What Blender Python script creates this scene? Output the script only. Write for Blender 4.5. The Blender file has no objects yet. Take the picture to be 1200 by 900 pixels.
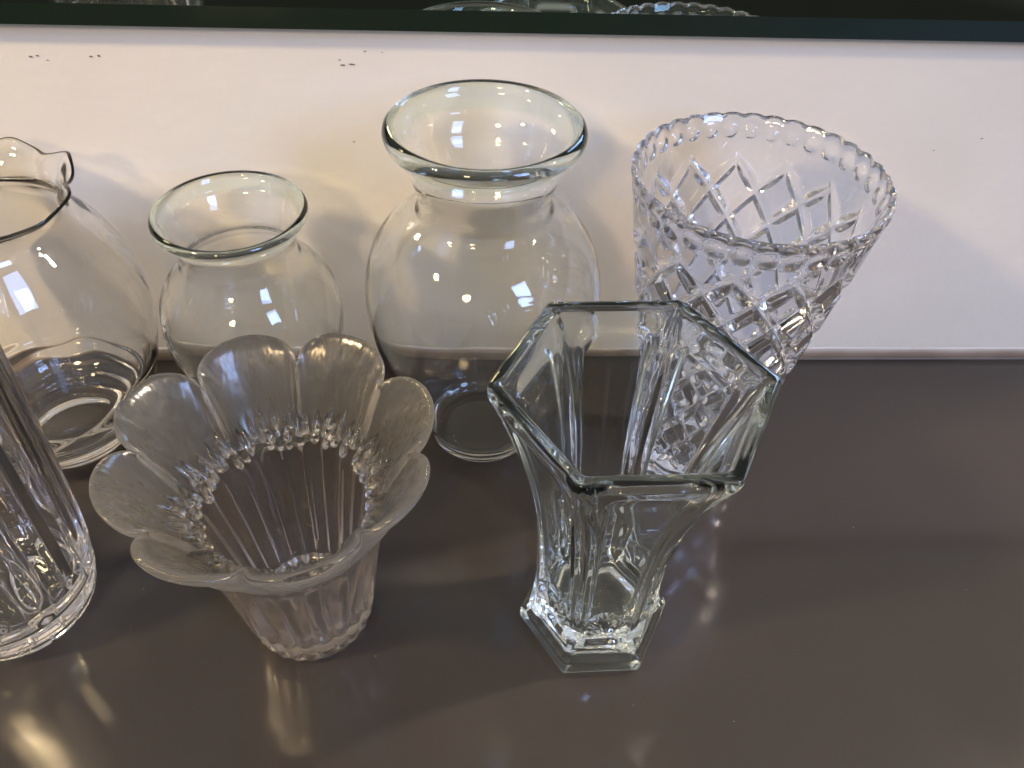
import bpy, math, random
import numpy as np

random.seed(7)
rng = np.random.default_rng(7)
PI = math.pi
S = 0.42                      # metres per unit: height of the lens above the counter
sc = bpy.context.scene
C = sc.collection

# ------------------------------------------------------------------ camera
F_PX, PITCH, YAW, ROLL = 953.885, 0.774464, 0.067007, 0.044321
fwd = np.array([math.sin(YAW)*math.cos(PITCH), math.cos(YAW)*math.cos(PITCH), -math.sin(PITCH)])
rt0 = np.array([math.cos(YAW), -math.sin(YAW), 0.0])
up0 = np.cross(rt0, fwd)
rt = math.cos(ROLL)*rt0 + math.sin(ROLL)*up0
up = -math.sin(ROLL)*rt0 + math.cos(ROLL)*up0
cam_data = bpy.data.cameras.new('camera')
cam = bpy.data.objects.new('camera', cam_data)
C.objects.link(cam)
cam_data.sensor_fit = 'HORIZONTAL'
cam_data.sensor_width = 36.0
cam_data.lens = F_PX/1200*36.0
cam_data.clip_start = 0.01
cam_data.clip_end = 100
from mathutils import Matrix
cam.matrix_world = Matrix(((rt[0], up[0], -fwd[0], 0), (rt[1], up[1], -fwd[1], 0),
                           (rt[2], up[2], -fwd[2], S), (0, 0, 0, 1)))
sc.camera = cam

# ------------------------------------------------------------------ world: dim room air, lighter ceiling side, dark floor side
world = bpy.data.worlds.new('World')
sc.world = world
world.use_nodes = True
wn = world.node_tree
wn.nodes.clear()
w_out = wn.nodes.new('ShaderNodeOutputWorld')
w_bg = wn.nodes.new('ShaderNodeBackground')
w_tc = wn.nodes.new('ShaderNodeTexCoord')
w_sep = wn.nodes.new('ShaderNodeSeparateXYZ')
w_ramp = wn.nodes.new('ShaderNodeValToRGB')
w_map = wn.nodes.new('ShaderNodeMapRange')
w_map.inputs['From Min'].default_value = -1
w_map.inputs['From Max'].default_value = 1
wn.links.new(w_tc.outputs['Generated'], w_sep.inputs[0])
wn.links.new(w_sep.outputs['Z'], w_map.inputs['Value'])
wn.links.new(w_map.outputs[0], w_ramp.inputs[0])
wn.links.new(w_ramp.outputs[0], w_bg.inputs[0])
wn.links.new(w_bg.outputs[0], w_out.inputs[0])
cr = w_ramp.color_ramp
cr.elements[0].position = 0.36
cr.elements[0].color = (0.016, 0.017, 0.013, 1)
cr.elements[1].position = 0.62
cr.elements[1].color = (0.53, 0.505, 0.47, 1)
w_bg.inputs[1].default_value = 1.0

# ------------------------------------------------------------------ lamps of the room (ceiling downlights and a window)
def aim(o, target):
    from mathutils import Vector
    d = Vector(target) - o.location
    o.rotation_euler = d.to_track_quat('-Z', 'Y').to_euler()

def lamp(name, loc, target, power, color, size, size_y=None):
    d = bpy.data.lights.new(name, 'AREA')
    d.energy = power
    d.color = color
    d.shape = 'RECTANGLE' if size_y else 'DISK'
    d.size = size
    if size_y:
        d.size_y = size_y
    o = bpy.data.objects.new(name, d)
    C.objects.link(o)
    o.location = loc
    aim(o, target)
    return o

MID = (0.0, 0.36, 0.12)
lamp('ceiling_downlight', (-0.70, -1.60, 1.40), MID, 17, (1.0, 0.70, 0.36), 0.28)
lamp('ceiling_downlight', (1.35, 0.45, 1.35), MID, 32.0, (1.0, 0.84, 0.66), 0.09)
lamp('ceiling_downlight', (-0.90, -0.12, 1.05), (-0.15, 0.36, 0.12), 12.5, (1.0, 0.74, 0.40), 0.12)
lamp('window_light', (1.9, -1.75, 1.75), MID, 70, (0.35, 0.52, 1.0), 0.75, 1.5)

sc.view_settings.view_transform = 'Standard'
sc.view_settings.look = 'None'
sc.view_settings.exposure = 0.0
sc.view_settings.gamma = 1.0
sc.view_settings.use_curve_mapping = False
cy = sc.cycles
cy.max_bounces = 24
cy.transmission_bounces = 24
cy.glossy_bounces = 10
cy.diffuse_bounces = 4
cy.transparent_max_bounces = 8
cy.caustics_reflective = True
cy.caustics_refractive = True
cy.blur_glossy = 0.3
cy.sample_clamp_indirect = 60.0
cy.use_guiding = True
cy.use_surface_guiding = True
cy.use_volume_guiding = False
cy.guiding_training_samples = 64
cy.sample_clamp_direct = 0.0
cy.use_adaptive_sampling = False
try:
    cy.use_denoising = True
    cy.denoiser = 'OPENIMAGEDENOISE'
    cy.denoising_input_passes = 'RGB_ALBEDO_NORMAL'
except Exception:
    pass

# ------------------------------------------------------------------ materials
def new_mat(name):
    m = bpy.data.materials.new(name)
    m.use_nodes = True
    m.node_tree.nodes.clear()
    return m, m.node_tree.nodes, m.node_tree.links

def glass(name, color, ior=1.5, rough=0.0, bump=None):
    m, n, l = new_mat(name)
    out = n.new('ShaderNodeOutputMaterial')
    g = n.new('ShaderNodeBsdfGlass')
    g.inputs['Color'].default_value = (*color, 1)
    g.inputs['IOR'].default_value = ior
    g.inputs['Roughness'].default_value = rough
    l.new(g.outputs[0], out.inputs[0])
    if bump:
        scale, strength, dist = bump
        tc = n.new('ShaderNodeTexCoord')
        mp = n.new('ShaderNodeMapping')
        mp.inputs['Scale'].default_value = scale
        nz = n.new('ShaderNodeTexNoise')
        nz.inputs['Scale'].default_value = 1.0
        nz.inputs['Detail'].default_value = 2.0
        b = n.new('ShaderNodeBump')
        b.inputs['Strength'].default_value = strength
        b.inputs['Distance'].default_value = dist
        l.new(tc.outputs['Object'], mp.inputs[0])
        l.new(mp.outputs[0], nz.inputs['Vector'])
        l.new(nz.outputs[0], b.inputs['Height'])
        l.new(b.outputs[0], g.inputs['Normal'])
    return m

M = {}
M['green_glass'] = glass('faintly_green_glass', (0.990, 0.995, 0.991), 1.5, 0.0, ((18, 18, 9), 0.12, 0.004))
M['green_rim'] = glass('green_rim_glass', (0.945, 0.978, 0.960), 1.5, 0.0, ((18, 18, 9), 0.12, 0.004))
M['hex_rim'] = glass('pressed_green_rim', (0.970, 0.990, 0.982), 1.5, 0.0, ((30, 30, 14), 0.12, 0.003))
M['clear_glass'] = glass('clear_glass', (0.994, 0.995, 0.993), 1.5, 0.0, ((20, 20, 10), 0.10, 0.003))
M['crystal'] = glass('lead_crystal', (0.994, 0.992, 0.996), 1.54)
M['hex_glass'] = glass('pressed_green_glass', (0.978, 0.992, 0.984), 1.5, 0.0, ((30, 30, 14), 0.12, 0.003))
M['petal_in'] = glass('petal_glass', (0.91, 0.905, 0.89), 1.5, 0.20, ((150, 150, 7), 0.30, 0.0016))

def frosted(name, color, rough, bump, mixf, milk):
    m = glass(name, color, 1.5, rough, bump)
    n, l = m.node_tree.nodes, m.node_tree.links
    out = next(x for x in n if x.type == 'OUTPUT_MATERIAL')
    g = next(x for x in n if x.type == 'BSDF_GLASS')
    d = n.new('ShaderNodeBsdfDiffuse'); d.inputs[0].default_value = (*milk, 1)
    t = n.new('ShaderNodeBsdfTranslucent'); t.inputs[0].default_value = (*milk, 1)
    a = n.new('ShaderNodeMixShader'); a.inputs[0].default_value = 0.5
    b = n.new('ShaderNodeMixShader'); b.inputs[0].default_value = mixf
    l.new(d.outputs[0], a.inputs[1]); l.new(t.outputs[0], a.inputs[2])
    l.new(g.outputs[0], b.inputs[1]); l.new(a.outputs[0], b.inputs[2])
    l.new(b.outputs[0], out.inputs[0])
    return m
M['petal_out'] = frosted('frosted_glass', (0.93, 0.92, 0.905), 0.42, ((150, 150, 7), 0.6, 0.004), 0.34, (0.38, 0.355, 0.325))
M['stamen'] = glass('stamen_glass', (0.97, 0.965, 0.955), 1.5, 0.0)
M['cup_glass'] = glass('rosy_clear_glass', (0.95, 0.935, 0.92), 1.5, 0.02, ((50, 50, 9), 0.25, 0.003))
M['cup_out'] = frosted('satin_glass', (0.96, 0.94, 0.92), 0.12, ((70, 70, 10), 0.35, 0.003), 0.10, (0.50, 0.43, 0.38))

def wall_material():
    m, n, l = new_mat('painted_plaster')
    out = n.new('ShaderNodeOutputMaterial')
    p = n.new('ShaderNodeBsdfPrincipled')
    l.new(p.outputs[0], out.inputs[0])
    p.inputs['Roughness'].default_value = 0.62
    p.inputs['Specular IOR Level'].default_value = 0.3
    tc = n.new('ShaderNodeTexCoord')
    nz = n.new('ShaderNodeTexNoise')
    nz.inputs['Scale'].default_value = 7
    nz.inputs['Detail'].default_value = 5
    l.new(tc.outputs['Object'], nz.inputs['Vector'])
    r = n.new('ShaderNodeValToRGB')
    r.color_ramp.elements[0].position = 0.3
    r.color_ramp.elements[0].color = (0.675, 0.640, 0.585, 1)
    r.color_ramp.elements[1].position = 0.7
    r.color_ramp.elements[1].color = (0.725, 0.690, 0.635, 1)
    l.new(nz.outputs[0], r.inputs[0])
    l.new(r.outputs[0], p.inputs['Base Color'])
    nb = n.new('ShaderNodeTexNoise')
    nb.inputs['Scale'].default_value = 170
    nb.inputs['Detail'].default_value = 3
    l.new(tc.outputs['Object'], nb.inputs['Vector'])
    nc = n.new('ShaderNodeTexNoise')
    nc.inputs['Scale'].default_value = 22
    l.new(tc.outputs['Object'], nc.inputs['Vector'])
    mx = n.new('ShaderNodeMath')
    mx.operation = 'MULTIPLY_ADD'
    mx.inputs[1].default_value = 2.5
    l.new(nc.outputs[0], mx.inputs[0])
    l.new(nb.outputs[0], mx.inputs[2])
    b = n.new('ShaderNodeBump')
    b.inputs['Strength'].default_value = 0.22
    b.inputs['Distance'].default_value = 0.0012
    l.new(mx.outputs[0], b.inputs['Height'])
    l.new(b.outputs[0], p.inputs['Normal'])
    return m

def counter_material():
    m, n, l = new_mat('gloss_taupe_laminate')
    out = n.new('ShaderNodeOutputMaterial')
    p = n.new('ShaderNodeBsdfPrincipled')
    l.new(p.outputs[0], out.inputs[0])
    p.inputs['IOR'].default_value = 1.40
    tc = n.new('ShaderNodeTexCoord')
    nz = n.new('ShaderNodeTexNoise')
    nz.inputs['Scale'].default_value = 5
    nz.inputs['Detail'].default_value = 6
    nz.inputs['Roughness'].default_value = 0.65
    l.new(tc.outputs['Object'], nz.inputs['Vector'])
    r = n.new('ShaderNodeValToRGB')
    r.color_ramp.elements[0].position = 0.3
    r.color_ramp.elements[0].color = (0.034, 0.0290, 0.0265, 1)
    r.color_ramp.elements[1].position = 0.7
    r.color_ramp.elements[1].color = (0.040, 0.0345, 0.0315, 1)
    l.new(nz.outputs[0], r.inputs[0])
    # dust specks
    vo = n.new('ShaderNodeTexVoronoi')
    vo.inputs['Scale'].default_value = 95
    l.new(tc.outputs['Object'], vo.inputs['Vector'])
    lt = n.new('ShaderNodeMath')
    lt.operation = 'LESS_THAN'
    lt.inputs[1].default_value = 0.035
    l.new(vo.outputs['Distance'], lt.inputs[0])
    wn_ = n.new('ShaderNodeSeparateColor')
    l.new(vo.outputs['Color'], wn_.inputs[0])
    gt = n.new('ShaderNodeMath')
    gt.operation = 'GREATER_THAN'
    gt.inputs[1].default_value = 0.86
    l.new(wn_.outputs[0], gt.inputs[0])
    ml = n.new('ShaderNodeMath')
    ml.operation = 'MULTIPLY'
    l.new(lt.outputs[0], ml.inputs[0])
    l.new(gt.outputs[0], ml.inputs[1])
    mix = n.new('ShaderNodeMix')
    mix.data_type = 'RGBA'
    mix.inputs['B'].default_value = (0.20, 0.18, 0.16, 1)
    l.new(ml.outputs[0], mix.inputs['Factor'])
    l.new(r.outputs[0], mix.inputs['A'])
    l.new(mix.outputs['Result'], p.inputs['Base Color'])
    n2 = n.new('ShaderNodeTexNoise')
    n2.inputs['Scale'].default_value = 14
    n2.inputs['Detail'].default_value = 5
    l.new(tc.outputs['Object'], n2.inputs['Vector'])
    mr = n.new('ShaderNodeMapRange')
    mr.inputs['From Min'].default_value = 0.3
    mr.inputs['From Max'].default_value = 0.75
    mr.inputs['To Min'].default_value = 0.10
    mr.inputs['To Max'].default_value = 0.15
    l.new(n2.outputs[0], mr.inputs['Value'])
    l.new(mr.outputs[0], p.inputs['Roughness'])
    return m

def plain(name, color, rough, metal=0.0):
    m, n, l = new_mat(name)
    out = n.new('ShaderNodeOutputMaterial')
    p = n.new('ShaderNodeBsdfPrincipled')
    l.new(p.outputs[0], out.inputs[0])
    tc = n.new('ShaderNodeTexCoord')
    nz = n.new('ShaderNodeTexNoise')
    nz.inputs['Scale'].default_value = 40
    l.new(tc.outputs['Object'], nz.inputs['Vector'])
    mix = n.new('ShaderNodeMix')
    mix.data_type = 'RGBA'
    mix.inputs['A'].default_value = (*[c*0.93 for c in color], 1)
    mix.inputs['B'].default_value = (*[min(1, c*1.05) for c in color], 1)
    l.new(nz.outputs[0], mix.inputs['Factor'])
    l.new(mix.outputs['Result'], p.inputs['Base Color'])
    p.inputs['Roughness'].default_value = rough
    p.inputs['Metallic'].default_value = metal
    return m

M['wall'] = wall_material()
M['counter'] = counter_material()
def sealant_material():
    m, n, l = new_mat('graded_sealant')
    out = n.new('ShaderNodeOutputMaterial')
    p = n.new('ShaderNodeBsdfPrincipled')
    l.new(p.outputs[0], out.inputs[0])
    p.inputs['Roughness'].default_value = 0.5
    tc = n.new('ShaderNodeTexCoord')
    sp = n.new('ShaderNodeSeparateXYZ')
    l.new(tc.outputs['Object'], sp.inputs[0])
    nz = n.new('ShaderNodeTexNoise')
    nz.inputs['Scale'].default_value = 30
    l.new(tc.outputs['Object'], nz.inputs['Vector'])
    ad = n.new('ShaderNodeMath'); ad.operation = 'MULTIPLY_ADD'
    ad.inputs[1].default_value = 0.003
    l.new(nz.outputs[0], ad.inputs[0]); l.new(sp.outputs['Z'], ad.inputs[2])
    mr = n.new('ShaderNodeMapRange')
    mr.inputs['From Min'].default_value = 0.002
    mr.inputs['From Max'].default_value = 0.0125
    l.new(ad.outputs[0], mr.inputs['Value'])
    r = n.new('ShaderNodeValToRGB')  # colour by height: dark brown at the counter, paling upward to the wall tone
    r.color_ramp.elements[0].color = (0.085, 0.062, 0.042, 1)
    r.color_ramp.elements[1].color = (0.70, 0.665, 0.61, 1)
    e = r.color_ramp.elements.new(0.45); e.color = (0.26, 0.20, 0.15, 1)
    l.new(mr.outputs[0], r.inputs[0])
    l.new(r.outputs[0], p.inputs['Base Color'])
    return m
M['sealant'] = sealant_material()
M['mirror'] = plain('mirror_silvering', (0.72, 0.80, 0.74), 0.01, 1.0)
M['mirror_edge'] = plain('green_mirror_edge', (0.006, 0.015, 0.008), 0.35)
M['scuff'] = plain('scuff_grey', (0.16, 0.14, 0.13), 0.8)

# ------------------------------------------------------------------ mesh helpers
def link_mesh(name, verts, faces, mats, parent=None, smooth=True, normals=None, mat_idx=None):
    me = bpy.data.meshes.new(name)
    me.from_pydata([tuple(v) for v in verts], [], [tuple(int(i) for i in f) for f in faces])
    for m in (mats if isinstance(mats, (list, tuple)) else [mats]):
        me.materials.append(m)
    if smooth:
        me.polygons.foreach_set('use_smooth', [True]*len(me.polygons))
    if mat_idx is not None:
        me.polygons.foreach_set('material_index', [int(i) for i in mat_idx])
    me.update()
    if normals is not None:
        me.normals_split_custom_set_from_vertices([tuple(x) for x in normals])
    o = bpy.data.objects.new(name, me)
    C.objects.link(o)
    if parent is not None:
        o.parent = parent
    return o

def box(name, x0, x1, y0, y1, z0, z1, mat, parent=None):
    v = [(x, y, z) for x in (x0, x1) for y in (y0, y1) for z in (z0, z1)]
    f = [(0, 1, 3, 2), (4, 6, 7, 5), (0, 4, 5, 1), (2, 3, 7, 6), (0, 2, 6, 4), (1, 5, 7, 3)]
    return link_mesh(name, v, f, mat, parent, smooth=False)

def thing(name, label, cat, x, y, rot=0.0):
    o = bpy.data.objects.new(name, None)
    o.empty_display_size = 0.03
    C.objects.link(o)
    o.location = (x*S, y*S, 0.0006)
    o.rotation_euler = (0, 0, rot)
    o['label'] = label
    o['category'] = cat
    return o

def spline(points, n):
    """centripetal Catmull-Rom through points, n samples spread by arc length"""
    P = np.array(points, float)
    P = np.vstack([2*P[0]-P[1], P, 2*P[-1]-P[-2]])
    out = []
    for i in range(1, len(P)-2):
        p0, p1, p2, p3 = P[i-1:i+3]
        t0 = 0.0
        t1 = t0 + max(np.linalg.norm(p1-p0), 1e-9)**0.5
        t2 = t1 + max(np.linalg.norm(p2-p1), 1e-9)**0.5
        t3 = t2 + max(np.linalg.norm(p3-p2), 1e-9)**0.5
        t = np.linspace(t1, t2, 24, endpoint=False)[:, None]
        a1 = (t1-t)/(t1-t0)*p0+(t-t0)/(t1-t0)*p1
        a2 = (t2-t)/(t2-t1)*p1+(t-t1)/(t2-t1)*p2
        a3 = (t3-t)/(t3-t2)*p2+(t-t2)/(t3-t2)*p3
        b1 = (t2-t)/(t2-t0)*a1+(t-t0)/(t2-t0)*a2
        b2 = (t3-t)/(t3-t1)*a2+(t-t1)/(t3-t1)*a3
        out.append((t2-t)/(t2-t1)*b1+(t-t1)/(t2-t1)*b2)
    out = np.vstack(out + [P[-2:-1]])
    s = np.concatenate([[0], np.cumsum(np.linalg.norm(np.diff(out, axis=0), axis=1))])
    q = np.linspace(0, s[-1], n)
    return np.stack([np.interp(q, s, out[:, k]) for k in range(2)], 1)

def sstep(a, b, x):
    t = np.clip((x-a)/(b-a), 0, 1)
    return t*t*(3-2*t)

class Shell:
    """closed surface of revolution grid (rows x around) in units; first and last row sit on the axis"""
    def __init__(self, r, z, ntheta, theta0=0.0):
        self.nt = ntheta
        self.th = theta0 + np.arange(ntheta)*2*PI/ntheta
        self.R = np.repeat(np.asarray(r, float)[:, None], ntheta, 1)
        self.Z = np.repeat(np.asarray(z, float)[:, None], ntheta, 1)
        self.T = np.repeat(self.th[None, :], len(r), 0)
        self.nr = len(r)
    def xyz(self):
        return np.stack([self.R*np.cos(self.T), self.R*np.sin(self.T), self.Z], -1)*S
    def finish(self, P=None):
        self.P = self.xyz() if P is None else P
        P = self.P
        nr, nt = self.nr, self.nt
        N = np.zeros_like(P)
        A = P[:-1]; B = np.roll(P[:-1], -1, 1); Cc = np.roll(P[1:], -1, 1); D = P[1:]
        fn = np.cross(Cc-A, D-B)                 # quad normal, outward for rows running upward outside
        N[:-1] += fn; N[1:] += fn
        g = np.roll(fn, 1, 1)
        N[:-1] += g; N[1:] += g
        N[0] = N[0].sum(0); N[-1] = N[-1].sum(0)
        self.N = N/np.maximum(np.linalg.norm(N, axis=-1, keepdims=True), 1e-20)
    def part(self, name, row_ranges, mats, parent, cols=None, split_row=None):
        """patch of the shell: rows in row_ranges (inclusive), columns cols=(c0,c1) or all"""
        nt, nr = self.nt, self.nr
        verts, faces, normals, idx, mi = [], [], [], {}, []
        def vid(i, j):
            j %= nt
            if i in (0, nr-1):
                j = 0
            k = (i, j)
            if k not in idx:
                idx[k] = len(verts)
                verts.append(self.P[i, j]); normals.append(self.N[i, j])
            return idx[k]
        jj = range(nt) if cols is None else range(cols[0], cols[1])
        for a, b in row_ranges:
            for i in range(a, b):
                for j in jj:
                    q = [vid(i, j), vid(i, j+1), vid(i+1, j+1), vid(i+1, j)]
                    u = []
                    for k in q:
                        if k not in u:
                            u.append(k)
                    if len(u) >= 3:
                        faces.append(u)
                        mi.append(0 if split_row is None or i < split_row else 1)
        return link_mesh(name, verts, faces, mats, parent, True, normals, mi)

# ------------------------------------------------------------------ setting
YW = 1.0873*S
X0, X1 = -1.05, 1.05
CD = 0.035          # front edge of the counter (y)
top = link_mesh('counter', [(X0, CD, 0), (X1, CD, 0), (X1, YW, 0), (X0, YW, 0),
                            (X0, CD, -0.04), (X1, CD, -0.04), (X1, YW, -0.04), (X0, YW, -0.04)],
                [(0, 1, 2, 3), (7, 6, 5, 4), (0, 4, 5, 1), (1, 5, 6, 2), (2, 6, 7, 3), (3, 7, 4, 0)], M['counter'], smooth=False)
top['kind'] = 'structure'
wall = box('wall', X0, X1, YW, YW+0.10, -0.04, 1.0, M['wall'])
wall['kind'] = 'structure'

# sealant bead in the corner between counter and wall (concave profile)
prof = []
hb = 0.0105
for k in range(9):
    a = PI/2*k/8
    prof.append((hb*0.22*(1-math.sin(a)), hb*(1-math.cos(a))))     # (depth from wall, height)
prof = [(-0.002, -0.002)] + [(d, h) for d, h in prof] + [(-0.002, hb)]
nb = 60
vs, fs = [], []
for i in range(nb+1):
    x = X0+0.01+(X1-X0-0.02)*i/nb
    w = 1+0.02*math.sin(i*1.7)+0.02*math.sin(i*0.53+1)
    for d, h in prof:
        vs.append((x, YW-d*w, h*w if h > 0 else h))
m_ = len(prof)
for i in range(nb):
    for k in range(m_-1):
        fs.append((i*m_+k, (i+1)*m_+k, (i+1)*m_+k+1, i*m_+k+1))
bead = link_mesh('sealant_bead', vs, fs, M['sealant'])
bead['kind'] = 'structure'

# scuff marks on the wall
def scuff(pts):
    for (x, z, w, h) in pts:
        n_ = 7
        v = [(x+w*math.cos(2*PI*k/n_)*random.uniform(.6, 1.1), YW-0.0004, z+h*math.sin(2*PI*k/n_)*random.uniform(.5, 1.1)) for k in range(n_)]
        o = link_mesh('scuff_mark', v, [tuple(range(n_))], M['scuff'], wall, False)
        o.parent = wall

def wall_at(px, py, y=1.0873):
    d = fwd + (px-600)/F_PX*rt - (py-450)/F_PX*up
    k = y/d[1]
    return d[0]*k*S, S+d[2]*k*S
sp = []
for (px, py, w, h) in [(36, 66, .0016, .0007), (44, 65, .0010, .0006), (56, 70, .0008, .0004), (107, 66, .0012, .0005), (116, 65, .0010, .0007),
                       (398, 70, .0008, .0006), (402, 76, .0018, .0006), (412, 75, .0022, .0006), (428, 60, .0007, .0005), (448, 61, .0007, .0004), (1150, 162, .0016, .0003), (1094, 176, .0008, .0003), (415, 166, .0010, .0004)]:
    x, z = wall_at(px, py)
    sp.append((x, z, w, h))
scuff(sp)

# ------------------------------------------------------------------ wall mirror with bevelled lower edge
mz = 0.5896*S
mir = thing('wall_mirror', 'dark green-edged mirror on the wall above all the vases', 'mirror', 0.0, YW/S)
mir.location = (0, YW, mz)
MX, TH, OFF, BV, MH = 0.95, 0.006, 0.006, 0.012, 0.62
yb = -OFF; yf = -OFF-TH
link_mesh('mirror_glass', [(-MX, yf, BV), (MX, yf, BV), (MX, yf, MH), (-MX, yf, MH)], [(0, 1, 2, 3)], M['mirror'], mir, False)
link_mesh('bevel', [(-MX, yf+0.0022, 0.0), (MX, yf+0.0022, 0.0), (MX, yf, BV), (-MX, yf, BV)], [(0, 1, 2, 3)], M['mirror_edge'], mir, False)
link_mesh('backing', [(-MX, yf+0.0022, 0.0), (MX, yf+0.0022, 0.0), (MX, yb, 0.0), (-MX, yb, 0.0),
                      (-MX, yb, MH), (MX, yb, MH), (MX, yf, MH), (-MX, yf, MH)],
          [(0, 3, 2, 1), (3, 4, 5, 2), (4, 7, 6, 5)], M['mirror_edge'], mir, False)
for x in (-0.6, 0.6):
    box('wall_spacer', x-0.03, x+0.03, yb, 0.001, 0.10, 0.16, M['mirror_edge'], mir)

# ------------------------------------------------------------------ smooth blown vases
def blown_vase(name, label, cat, x, y, outer, inner, mat, nt=160, wob=0.004, rim_z=None, foot_z=None, seed=0):
    pr = spline(outer+inner, 200)
    pr[0, 0] = 0; pr[-1, 0] = 0
    k_top = int(np.argmax(pr[:, 1]))
    sh = Shell(pr[:, 0], pr[:, 1], nt)
    # slight hand-made unevenness
    g = 1 + wob*(np.sin(sh.T*2+seed)+0.6*np.sin(sh.T*3+seed*2+sh.Z*9))
    sh.R *= g
    sh.finish()
    t = thing(name, label, cat, x, y)
    o_r = [i for i in range(k_top) if pr[i, 1] > rim_z]
    i_r = [i for i in range(k_top, len(pr)) if pr[i, 1] > rim_z]
    a, b = o_r[0], i_r[-1]
    f_o = max(i for i in range(k_top) if pr[i, 1] < foot_z and i < a)
    sh.part('foot', [(0, f_o)], mat, t)
    sh.part('body', [(f_o, a), (b, len(pr)-1)], mat, t)
    sh.part('rim', [(a, b)], M['green_rim'], t)
    return t

def even_inner(outer, lip, t_wall, r_floor, z_floor, z_from):
    """inner wall at an even distance inside the outer wall, then the floor"""
    P = spline(outer, 120)
    d = np.gradient(P, axis=0)
    nrm = np.stack([-d[:, 1], d[:, 0]], 1)/np.linalg.norm(d, axis=1, keepdims=True)
    Q = P+nrm*t_wall
    k0 = int(np.argmax(P[:, 1] > .035))
    Q = [tuple(q) for p, q in zip(P[k0:], Q[k0:]) if p[1] < z_from][::-1]
    return lip+Q[::4]+[(r_floor, z_floor+.006), (r_floor*.86, z_floor), (r_floor*.5, z_floor-.002), (0, z_floor-.002)]

tall_o = [(0, .003), (.045, .003), (.064, .0015), (.074, .000), (.081, .002), (.086, .012), (.091, .03), (.105, .07), (.129, .13), (.151, .19), (.163, .245),
          (.165, .285), (.159, .33), (.145, .367), (.122, .396), (.101, .411), (.0885, .421), (.0850, .433), (.089, .455), (.097, .477), (.107, .498), (.115, .509), (.121, .517), (.1245, .528), (.121, .537), (.1145, .540)]
tall_i = even_inner(tall_o, [(.1085, .535), (.1045, .521), (.0990, .504)], .0052, .079, .014, .485)
blown_vase('ginger_vase', 'tall round-bellied clear vase with thick flared green-tinted rim, against the wall', 'vase', .0155, .919, tall_o, tall_i,
           M['green_glass'], rim_z=.503, foot_z=.03, seed=1)

sm_o = [(0, .003), (.040, .003), (.050, .0015), (.058, 0), (.065, .002), (.070, .012), (.075, .03), (.087, .075), (.106, .13), (.120, .185), (.126, .235),
        (.121, .275), (.107, .304), (.091, .323), (.0805, .338), (.0775, .352), (.081, .370), (.089, .387), (.0955, .396), (.1005, .404), (.099, .411), (.095, .414)]
sm_i = even_inner(sm_o, [(.0905, .410), (.0875, .400), (.0845, .389)], .0048, .064, .013, .374)
blown_vase('ginger_vase', 'small round-bellied clear vase with dark flared rim, behind the flower-shaped vase', 'vase', -.3147, .9217, sm_o, sm_i,
           M['green_glass'], rim_z=.386, foot_z=.03, seed=4)

# ------------------------------------------------------------------ ruffled bowl at the far left
def ruffled_bowl():
    o = [(0, .008), (.045, .008), (.060, .004), (.068, .000), (.077, .003), (.088, .014), (.112, .048), (.142, .10), (.164, .17), (.172, .235), (.165, .30),
         (.145, .355), (.122, .387), (.112, .400), (.110, .408), (.116, .422), (.126, .434), (.132, .438)]
    i = [(.1315, .4415), (.124, .437), (.111, .424), (.105, .408), (.107, .397), (.118, .382), (.139, .350), (.158, .298), (.165, .235), (.157, .17), (.134, .11),
         (.108, .060), (.086, .040), (.070, .033), (.04, .031), (0, .031)]
    pr = spline(o+i, 260)
    pr[0, 0] = 0; pr[-1, 0] = 0
    k = int(np.argmax(pr[:, 1]))
    sh = Shell(pr[:, 0], pr[:, 1], 288)
    Z0 = sh.Z.copy(); R0 = sh.R.copy()
    outer = (np.arange(sh.nr) <= k)[:, None]
    # ruffles of the lip
    w = sstep(.395, .440, Z0)
    nr = 8
    ph = 0.55
    sh.Z += w*(.0050*np.cos(nr*sh.T+ph)+.003*np.sin(3*sh.T)+.0012*np.sin(13*sh.T))
    sh.R += w*(.0065*np.cos(nr*sh.T+ph+0.5)+.0015*np.cos(2*nr*sh.T))
    # swirled optic ribs on the inside of the belly
    rib = sstep(.22, .30, Z0)*(1-sstep(.33, .41, Z0))
    sw = np.cos(16*(sh.T+1.2*Z0))
    sh.R += np.where(outer, 0.0002*rib*sw, -0.0003*rib*sw)
    # stepped rings at the thick bottom
    ring = sstep(.008, .02, Z0)*(1-sstep(.085, .105, Z0))*outer
    sh.R += ring*.0022*np.sin(Z0*2*PI/.024)
    sh.finish()
    t = thing('ruffled_bowl', 'round clear glass bowl with ruffled lip and ringed bottom, behind the cut vase', 'vase', -.635, .909)
    a = next(q for q in range(k) if pr[q, 1] > .40)
    b = max(q for q in range(k, sh.nr) if pr[q, 1] > .40)
    f = next(q for q in range(k) if pr[q, 1] > .10)
    sh.part('base', [(0, f)], M['clear_glass'], t)
    sh.part('belly', [(f, a), (b, sh.nr-1)], M['clear_glass'], t)
    sh.part('lip', [(a, b)], M['clear_glass'], t)
ruffled_bowl()

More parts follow.
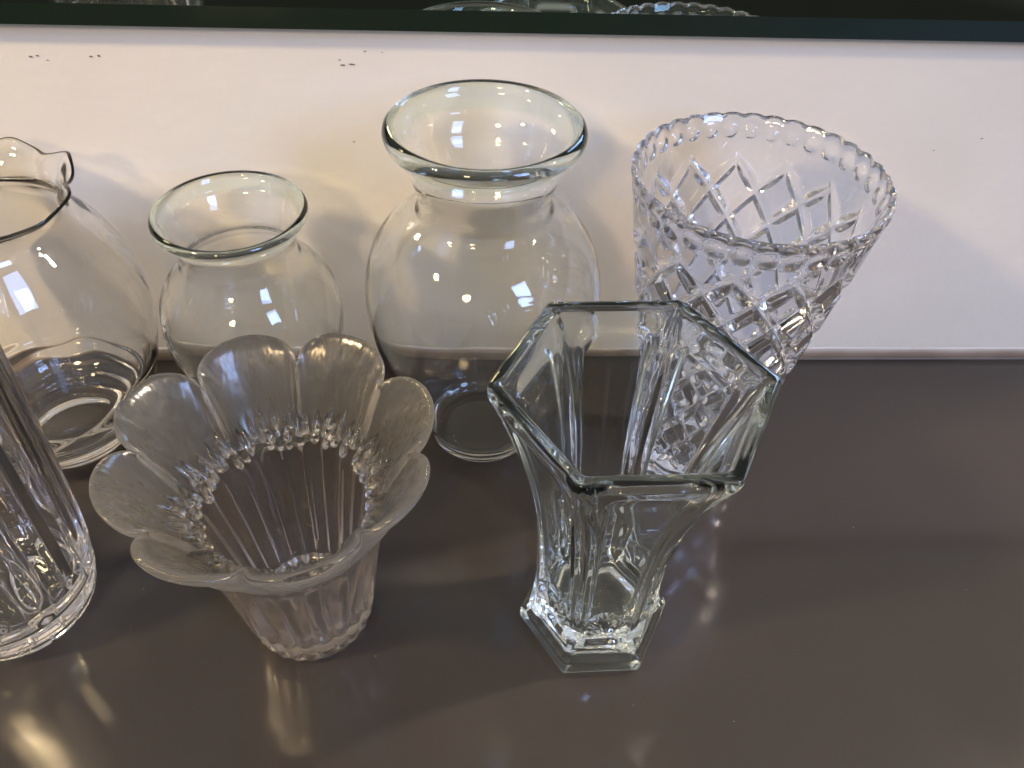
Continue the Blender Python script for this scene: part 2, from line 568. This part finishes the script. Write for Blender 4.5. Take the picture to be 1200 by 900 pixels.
# ------------------------------------------------------------------ cut vase at the near left
def cut_vase():
    o = [(0, .010), (.05, .010), (.062, .004), (.068, .000), (.078, .002), (.086, .009), (.091, .018), (.095, .030), (.0985, .045), (.101, .060), (.1055, .08), (.112, .16), (.116, .26), (.119, .36),
         (.122, .45), (.127, .50), (.128, .506)]
    i = [(.122, .508), (.116, .50), (.110, .45), (.104, .36), (.100, .26), (.095, .16), (.088, .085), (.078, .055), (.062, .042), (.03, .040), (0, .040)]
    pr = spline(o+i, 560)
    pr[0, 0] = 0; pr[-1, 0] = 0
    k = int(np.argmax(pr[:, 1]))
    nt = 432
    sh = Shell(pr[:, 0], pr[:, 1], nt)
    Z0 = sh.Z.copy()
    outer = (np.arange(sh.nr) <= k)[:, None]
    n = 16
    q = sh.T*n/(2*PI)+.35
    u = (q % 1.0)*2-1                                   # -1..1 across one unit
    odd = np.floor(q) % 2
    zb = np.where(odd > .5, .092, .062)
    hw = np.where(odd > .5, .50, .78)                   # half width of a cut
    un = u/hw
    foot_round = .020*(1-np.sqrt(np.clip(1-np.clip(un, -1, 1)**2, 0, 1)))
    run = sstep(0, .016, Z0-zb-foot_round)*(1-sstep(.43, .47, Z0))
    vee = np.clip(1-np.abs(un), 0, 1)**.8
    sh.R -= outer*run*np.where(odd > .5, .0050, .0080)*vee
    # brick-like blocks in two courses at the foot, with a groove between
    fo = outer*sstep(.003, .007, Z0)*(1-sstep(.025, .029, Z0))
    fo2 = outer*sstep(.033, .037, Z0)*(1-sstep(.052, .058, Z0))
    b1 = (((sh.T*n/(2*PI)) % 1.0)*2-1)
    b2 = (((sh.T*n/(2*PI)+.5) % 1.0)*2-1)
    sh.R += fo*(.0040*np.clip((1-np.abs(b1))/.16, 0, 1)-.0020)
    sh.R += fo2*(.0034*np.clip((1-np.abs(b2))/.16, 0, 1)-.0018)
    sh.finish()
    t = thing('cut_glass_vase', 'thick clear vase with long upright cuts and blocky foot, in front of the ruffled bowl', 'vase', -.602, .600)
    a = next(q for q in range(k) if pr[q, 1] > .47)
    b = max(q for q in range(k, sh.nr) if pr[q, 1] > .47)
    f = next(q for q in range(k) if pr[q, 1] > .032)
    sh.part('foot', [(0, f)], M['crystal'], t)
    sh.part('body', [(f, a), (b, sh.nr-1)], M['crystal'], t)
    sh.part('rim', [(a, b)], M['crystal'], t)
cut_vase()

# ------------------------------------------------------------------ diamond-cut crystal vase at the far right
def crystal_vase():
    o = [(0, .012), (.05, .012), (.066, .005), (.074, .000), (.083, .002), (.089, .010), (.091, .03), (.092, .08), (.099, .16), (.112, .25), (.128, .34), (.143, .43), (.1525, .49), (.1555, .506)]
    i = [(.1525, .5115), (.1475, .506), (.142, .49), (.131, .43), (.114, .34), (.097, .25), (.083, .16), (.074, .085), (.066, .058), (.05, .047), (0, .045)]
    pr = spline(o+i, 340)
    pr[0, 0] = 0; pr[-1, 0] = 0
    k = int(np.argmax(pr[:, 1]))
    nt = 576
    sh = Shell(pr[:, 0], pr[:, 1], nt)
    Z0 = sh.Z.copy()
    outer = (np.arange(sh.nr) <= k)[:, None].astype(float)
    n = 13
    up_ = sh.T*n/(2*PI)
    # arc length grows with radius; straight cuts of two hands
    h = (Z0-.05)/.080
    top_u = 4.0
    def cut(q, off):
        d = np.abs((q+.5) % 1.0-.5)                    # distance from a cut line, 0..0.5
        return np.clip(1-d/.20, 0, 1)
    c1 = cut(up_+h, 0); c2 = cut(up_-h, 0)
    fade = (1-sstep(.425, .468, Z0))*sstep(.05, .08, Z0)
    # pointed ends near the top
    g1 = np.clip(c1-(1-fade), 0, 1); g2 = np.clip(c2-(1-fade), 0, 1)
    sh.R -= outer*.0105*np.maximum(g1, g2)
    # upright flutes below
    low = outer*sstep(.008, .02, Z0)*(1-sstep(.07, .085, Z0))
    fl = np.abs(np.sin(up_*PI))
    sh.R -= low*.006*(1-fl)
    # oval thumb cuts under the lip
    m = 34
    uo = ((sh.T*m/(2*PI)) % 1.0)*2-1
    e = (uo/.86)**2+((Z0-.4855)/.0095)**2
    sh.R -= outer*.0042*np.clip(1-e, 0, 1)
    # notched lip
    lip = np.exp(-((Z0-.509)/.010)**2)
    sh.Z -= lip*.0012*np.abs(np.cos(sh.T*m/2))**5*(Z0 > .49)
    sh.R -= outer*lip*.0028*np.abs(np.cos(sh.T*m/2))**3
    sh.finish()
    t = thing('crystal_vase', 'diamond-cut crystal vase with notched lip, flaring upward, behind the hexagonal vase', 'vase', .345, .858)
    a = next(q for q in range(k) if pr[q, 1] > .472)
    b = max(q for q in range(k, sh.nr) if pr[q, 1] > .490)
    f = next(q for q in range(k) if pr[q, 1] > .075)
    sh.part('foot', [(0, f)], M['crystal'], t)
    sh.part('body', [(f, a), (b, sh.nr-1)], M['crystal'], t)
    sh.part('rim', [(a, b)], M['crystal'], t)
crystal_vase()

# ------------------------------------------------------------------ hexagonal pressed-glass vase
def hex_vase():
    # profile of corner radius against height
    o = [(0, .010), (.06, .010), (.082, .004), (.090, .000), (.096, .001), (.099, .006), (.099, .024), (.0975, .029), (.092, .032), (.0890, .037), (.0870, .07), (.087, .12), (.0905, .18), (.097, .24),
         (.108, .30), (.124, .36), (.138, .403), (.1452, .420), (.1482, .428), (.1490, .4375), (.1480, .4420)]
    i = [(.1450, .4430), (.140, .4430), (.1350, .4420), (.1318, .436), (.127, .424), (.121, .402), (.107, .36), (.092, .30), (.081, .24), (.074, .18), (.069, .12), (.065, .085), (.058, .066), (.040, .058), (0, .056)]
    pr = spline(o+i, 320)
    pr[0, 0] = 0; pr[-1, 0] = 0
    k = int(np.argmax(pr[:, 1]))
    per = 56
    nt = 6*per
    sh = Shell(pr[:, 0], pr[:, 1], nt)
    outer = (np.arange(sh.nr) <= k)[:, None].astype(float)
    Z0 = sh.Z.copy()
    Rc = sh.R.copy()
    # columns: face f, u in -1..1 ; corners chamfered and rounded
    j = np.arange(nt)
    f = j//per
    u = ((j % per))/per*2-1
    # denser sampling near corners
    u = np.sign(u)*(1-(1-np.abs(u))**1.35)
    ang = f*PI/3
    ap = math.cos(PI/6)
    # planar hexagon point at corner radius 1 for face f with outward direction at ang+30deg
    nx, ny = np.cos(ang+PI/6), np.sin(ang+PI/6)
    tx, ty = -ny, nx
    # chamfered corners: narrow at the rim, broad down the body, narrow again at the foot
    cf = .05+.27*sstep(.43, .28, Z0)*sstep(.036, .085, Z0)
    U = np.repeat(u[None], sh.nr, 0)
    au = np.minimum(np.abs(U), 1-cf)
    wc = np.clip((np.abs(U)-(1-cf))/cf, 0, 1)
    sg = np.where(U < 0, -1.0, 1.0)
    cax = np.cos(ang+PI/6+sg*PI/6); cay = np.sin(ang+PI/6+sg*PI/6)
    hx = (1-wc)*(nx*ap+tx*sg*au*.5)+wc*(1-.25*cf)*cax
    hy = (1-wc)*(ny*ap+ty*sg*au*.5)+wc*(1-.25*cf)*cay
    X = Rc*hx; Y = Rc*hy
    # recessed panel on each outer face between the corner ribs, with a rounded head
    bx = np.abs(U)
    ztop = .415-.03*np.clip((bx-.35)/.4, 0, 1)**2
    rec = sstep(.66, .54, bx)*sstep(.052, .074, Z0)*(1-sstep(ztop-.012, ztop, Z0))*outer
    dep = -.0045*rec
    # pressed fan ornament low in every panel
    cx, cz = 0.0, .070
    wx = U*.5*Rc
    rr = np.hypot(wx, Z0-cz); aa = np.arctan2(Z0-cz, wx)
    fan = sstep(.010, .014, rr)*(1-sstep(.034, .040, rr))*outer*(Z0 > cz)*rec
    dep += fan*.0045*np.abs(np.cos(aa*5.5))**1.5
    arch = np.exp(-((rr-.047)/.0035)**2)*outer*rec*(Z0 > .05)
    dep += arch*.0035
    swag = np.exp(-((Z0-(.128-.018*np.cos(U*PI*1.4)))/.005)**2)+.8*np.exp(-((Z0-(.108-.018*np.cos(U*PI*1.4)))/.005)**2)
    dep += swag*rec*.0014
    # thumbprints on the foot
    ft = outer*np.exp(-((Z0-.034)/.006)**2)*np.abs(np.sin(U*PI*2.5))**2
    dep += ft*.0012
    # inside: rounded rib along each corner
    dep += (1-outer)*sstep(.07, .12, Z0)*(1-sstep(.415, .435, Z0))*(-.0042)*np.exp(-((1-bx)/.10)**2)
    X += nx[None]*dep; Y += ny[None]*dep
    P = np.stack([X, Y, Z0], -1)*S
    sh.finish(P)
    t = thing('hexagonal_vase', 'six-sided flared pressed-glass vase with greenish rim, standing before the crystal vase', 'vase', .161, .570, math.radians(1.5))
    a = next(q_ for q_ in range(k) if pr[q_, 1] > .422)
    b = max(q_ for q_ in range(k, sh.nr) if pr[q_, 1] > .424)
    ff = next(q_ for q_ in range(k) if pr[q_, 1] > .036)
    fi = max(q_ for q_ in range(k, sh.nr) if pr[q_, 1] > .066)
    sh.part('foot', [(0, ff), (fi, sh.nr-1)], M['hex_glass'], t)
    for s in range(6):
        sh.part('side_panel', [(ff, a), (b, fi)], M['hex_glass'], t, cols=(s*per, (s+1)*per))
    sh.part('rim', [(a, b)], M['hex_rim'], t)
hex_vase()

# ------------------------------------------------------------------ flower-shaped vase
def flower_vase():
    npet = 8
    per = 48
    nt = npet*per
    th0 = math.radians(-1.0)
    # lower cup (outer), petals' outer side, petals' inner side, inner cup
    co = spline([(0, .012), (.045, .012), (.058, .005), (.064, .000), (.071, .002), (.0755, .010), (.0775, .020), (.081, .035), (.088, .08), (.0965, .14), (.105, .19), (.112, .222), (.118, .238)], 90)
    ci = spline([(.103, .246), (.096, .222), (.088, .18), (.078, .13), (.068, .075), (.062, .048), (.050, .038), (.025, .035), (0, .035)], 80)
    pc = np.array([(.1105, .240), (.119, .259), (.129, .282), (.140, .304), (.152, .325), (.165, .343), (.1735, .354)])     # middle sheet of a petal
    path = spline(pc, 60)
    s_path = np.linspace(0, 1, 60)
    def sheet(t_):
        return np.interp(t_, s_path, path[:, 0]), np.interp(t_, s_path, path[:, 1])
    j = np.arange(nt)
    phi = ((j % per)/per)*2-1
    pet = (j//per)
    jit = np.array([.0, .02, -.015, .03, -.02, .01, .02, -.01])[pet]
    L = (.69+.29*np.sqrt(np.clip(1-phi**2, 0, 1))+.02*(1-phi**2))*(1+jit*(1-phi**2))
    tt = np.concatenate([np.linspace(0.0, .86, 34), .86+.14*np.sin(np.linspace(0, PI/2, 12))[1:]])
    rows_R, rows_Z = [], []
    def offs(t_, side):
        # half thickness, closing round at the tip
        f = t_[:, None]
        h = .0078*(1-.28*f)*np.sqrt(np.clip(1-np.clip((f-.86)/.14, 0, 1)**2, 0, 1))
        return side*h
    Tm = tt[:, None]*L[None, :]
    r, z = sheet(Tm)
    e = 1e-3
    r2, z2 = sheet(np.clip(Tm+e, 0, 1)); r1, z1 = sheet(np.clip(Tm-e, 0, 1))
    dr, dz = r2-r1, z2-z1
    ln = np.hypot(dr, dz)
    nr_, nz_ = dz/ln, -dr/ln            # outward/down normal
    belly = sstep(.0, .35, tt)[:, None]*(.0062*(1-phi[None, :]**2)-.0050*np.exp(-((1-np.abs(phi[None, :]))/.10)**2)*np.ones_like(Tm))
    for side in (1, -1):
        hh = offs(tt, side)+belly
        R_ = r+nr_*hh; Z_ = z+nz_*hh
        if side == 1:
            RO, ZO = R_, Z_
        else:
            RI, ZI = R_[::-1], Z_[::-1]
    TH = th0+j*2*PI/nt
    # cup flutes
    n = 24
    fl = np.abs(np.sin(TH*n/2))
    co_R = np.repeat(co[:, :1], nt, 1); co_Z = np.repeat(co[:, 1:], nt, 1)
    wgt = sstep(.001, .012, co_Z)*(1-sstep(.20, .236, co_Z))
    co_R = co_R+wgt*(.0038*(fl**.7-.7))*(1+.5*(co_Z < .03))
    ring = np.exp(-((co_Z-.030)/.004)**2)
    co_R -= ring*.003
    ci_R = np.repeat(ci[:, :1], nt, 1); ci_Z = np.repeat(ci[:, 1:], nt, 1)
    wi = sstep(.05, .09, ci_Z)*(1-sstep(.19, .23, ci_Z))
    rid = np.exp(-(np.sin((TH+.07)*n/4)/.10)**2)
    ci_R = ci_R-wi*.0030*rid[None, :]*np.ones_like(ci_R)
    # blend the ends of the cup rows towards the petals' first rows
    RR = np.vstack([co_R[:-1], RO, RI[1:], ci_R[1:]])
    ZZ = np.vstack([co_Z[:-1], ZO, ZI[1:], ci_Z[1:]])
    sh = Shell(RR[:, 0], ZZ[:, 0], nt, th0)
    sh.R, sh.Z = RR, ZZ
    sh.R[0] = 0; sh.R[-1] = 0; sh.Z[0] = ZZ[0].mean(); sh.Z[-1] = ZZ[-1].mean()
    sh.finish()
    n1 = len(co)-1; n2 = n1+len(tt); n3 = n2+len(tt)-1
    t = thing('flower_vase', 'flower-shaped frosted glass vase with eight petals flaring from a fluted cup', 'vase', -.2145, .580)
    sh.part('cup', [(0, n1), (n3-1, sh.nr-1)], [M['cup_out'], M['cup_glass']], t, split_row=n1+3)
    for p_ in range(npet):
        sh.part('petal', [(n1, n3-1)], [M['petal_out'], M['petal_in']], t, cols=(p_*per, (p_+1)*per), split_row=n2-2)
    # stamen drops around the throat, moulded on the inner surface
    nu, nv = 10, 9
    vs, fs = [], []
    for a in range(nv+1):
        f = a/nv
        rad = 1.75*f**.5*(1-f)**1.15 if 0 < f < 1 else 0.0
        for b in range(nu):
            g = 2*PI*b/nu
            vs.append((rad*math.cos(g)*.0068*S, rad*math.sin(g)*.0120*S, (f-.35)*.032*S))
    for a in range(nv):
        for b in range(nu):
            fs.append((a*nu+b, a*nu+(b+1) % nu, (a+1)*nu+(b+1) % nu, (a+1)*nu+b))
    first = link_mesh('stamen', vs, fs, M['stamen'], t)
    mesh = first.data
    from mathutils import Vector
    count = 0
    rows = [(n3-6, 0.0, 42), (n3-3, .5, 42), (n3+1, .15, 42)]
    for ri, off, cnt in rows:
        for q in range(cnt):
            a = (q+off+random.uniform(-.3, .3))/cnt*2*PI
            jj = int(round((a-th0)/(2*PI)*nt)) % nt
            rw = ri+random.randint(-2, 2)
            p_ = sh.P[rw, jj]; nn = sh.N[rw, jj]
            upv = sh.P[rw-3, jj]-sh.P[rw+3, jj]
            upv = upv/np.linalg.norm(upv)
            xv = np.cross(upv, nn); xv /= np.linalg.norm(xv)
            yv = np.cross(upv, xv)
            o = first if count == 0 else first.copy()
            if count:
                C.objects.link(o)
                o.parent = t
            s_ = random.uniform(.85, 1.3)
            m4 = Matrix(((xv[0], yv[0], upv[0], p_[0]+nn[0]*.0012*S), (xv[1], yv[1], upv[1], p_[1]+nn[1]*.0012*S), (xv[2], yv[2], upv[2], p_[2]+nn[2]*.0012*S), (0, 0, 0, 1)))
            o.matrix_local = m4 @ Matrix.Diagonal((s_, s_, s_*random.uniform(.8, 1.3), 1))
            count += 1
flower_vase()
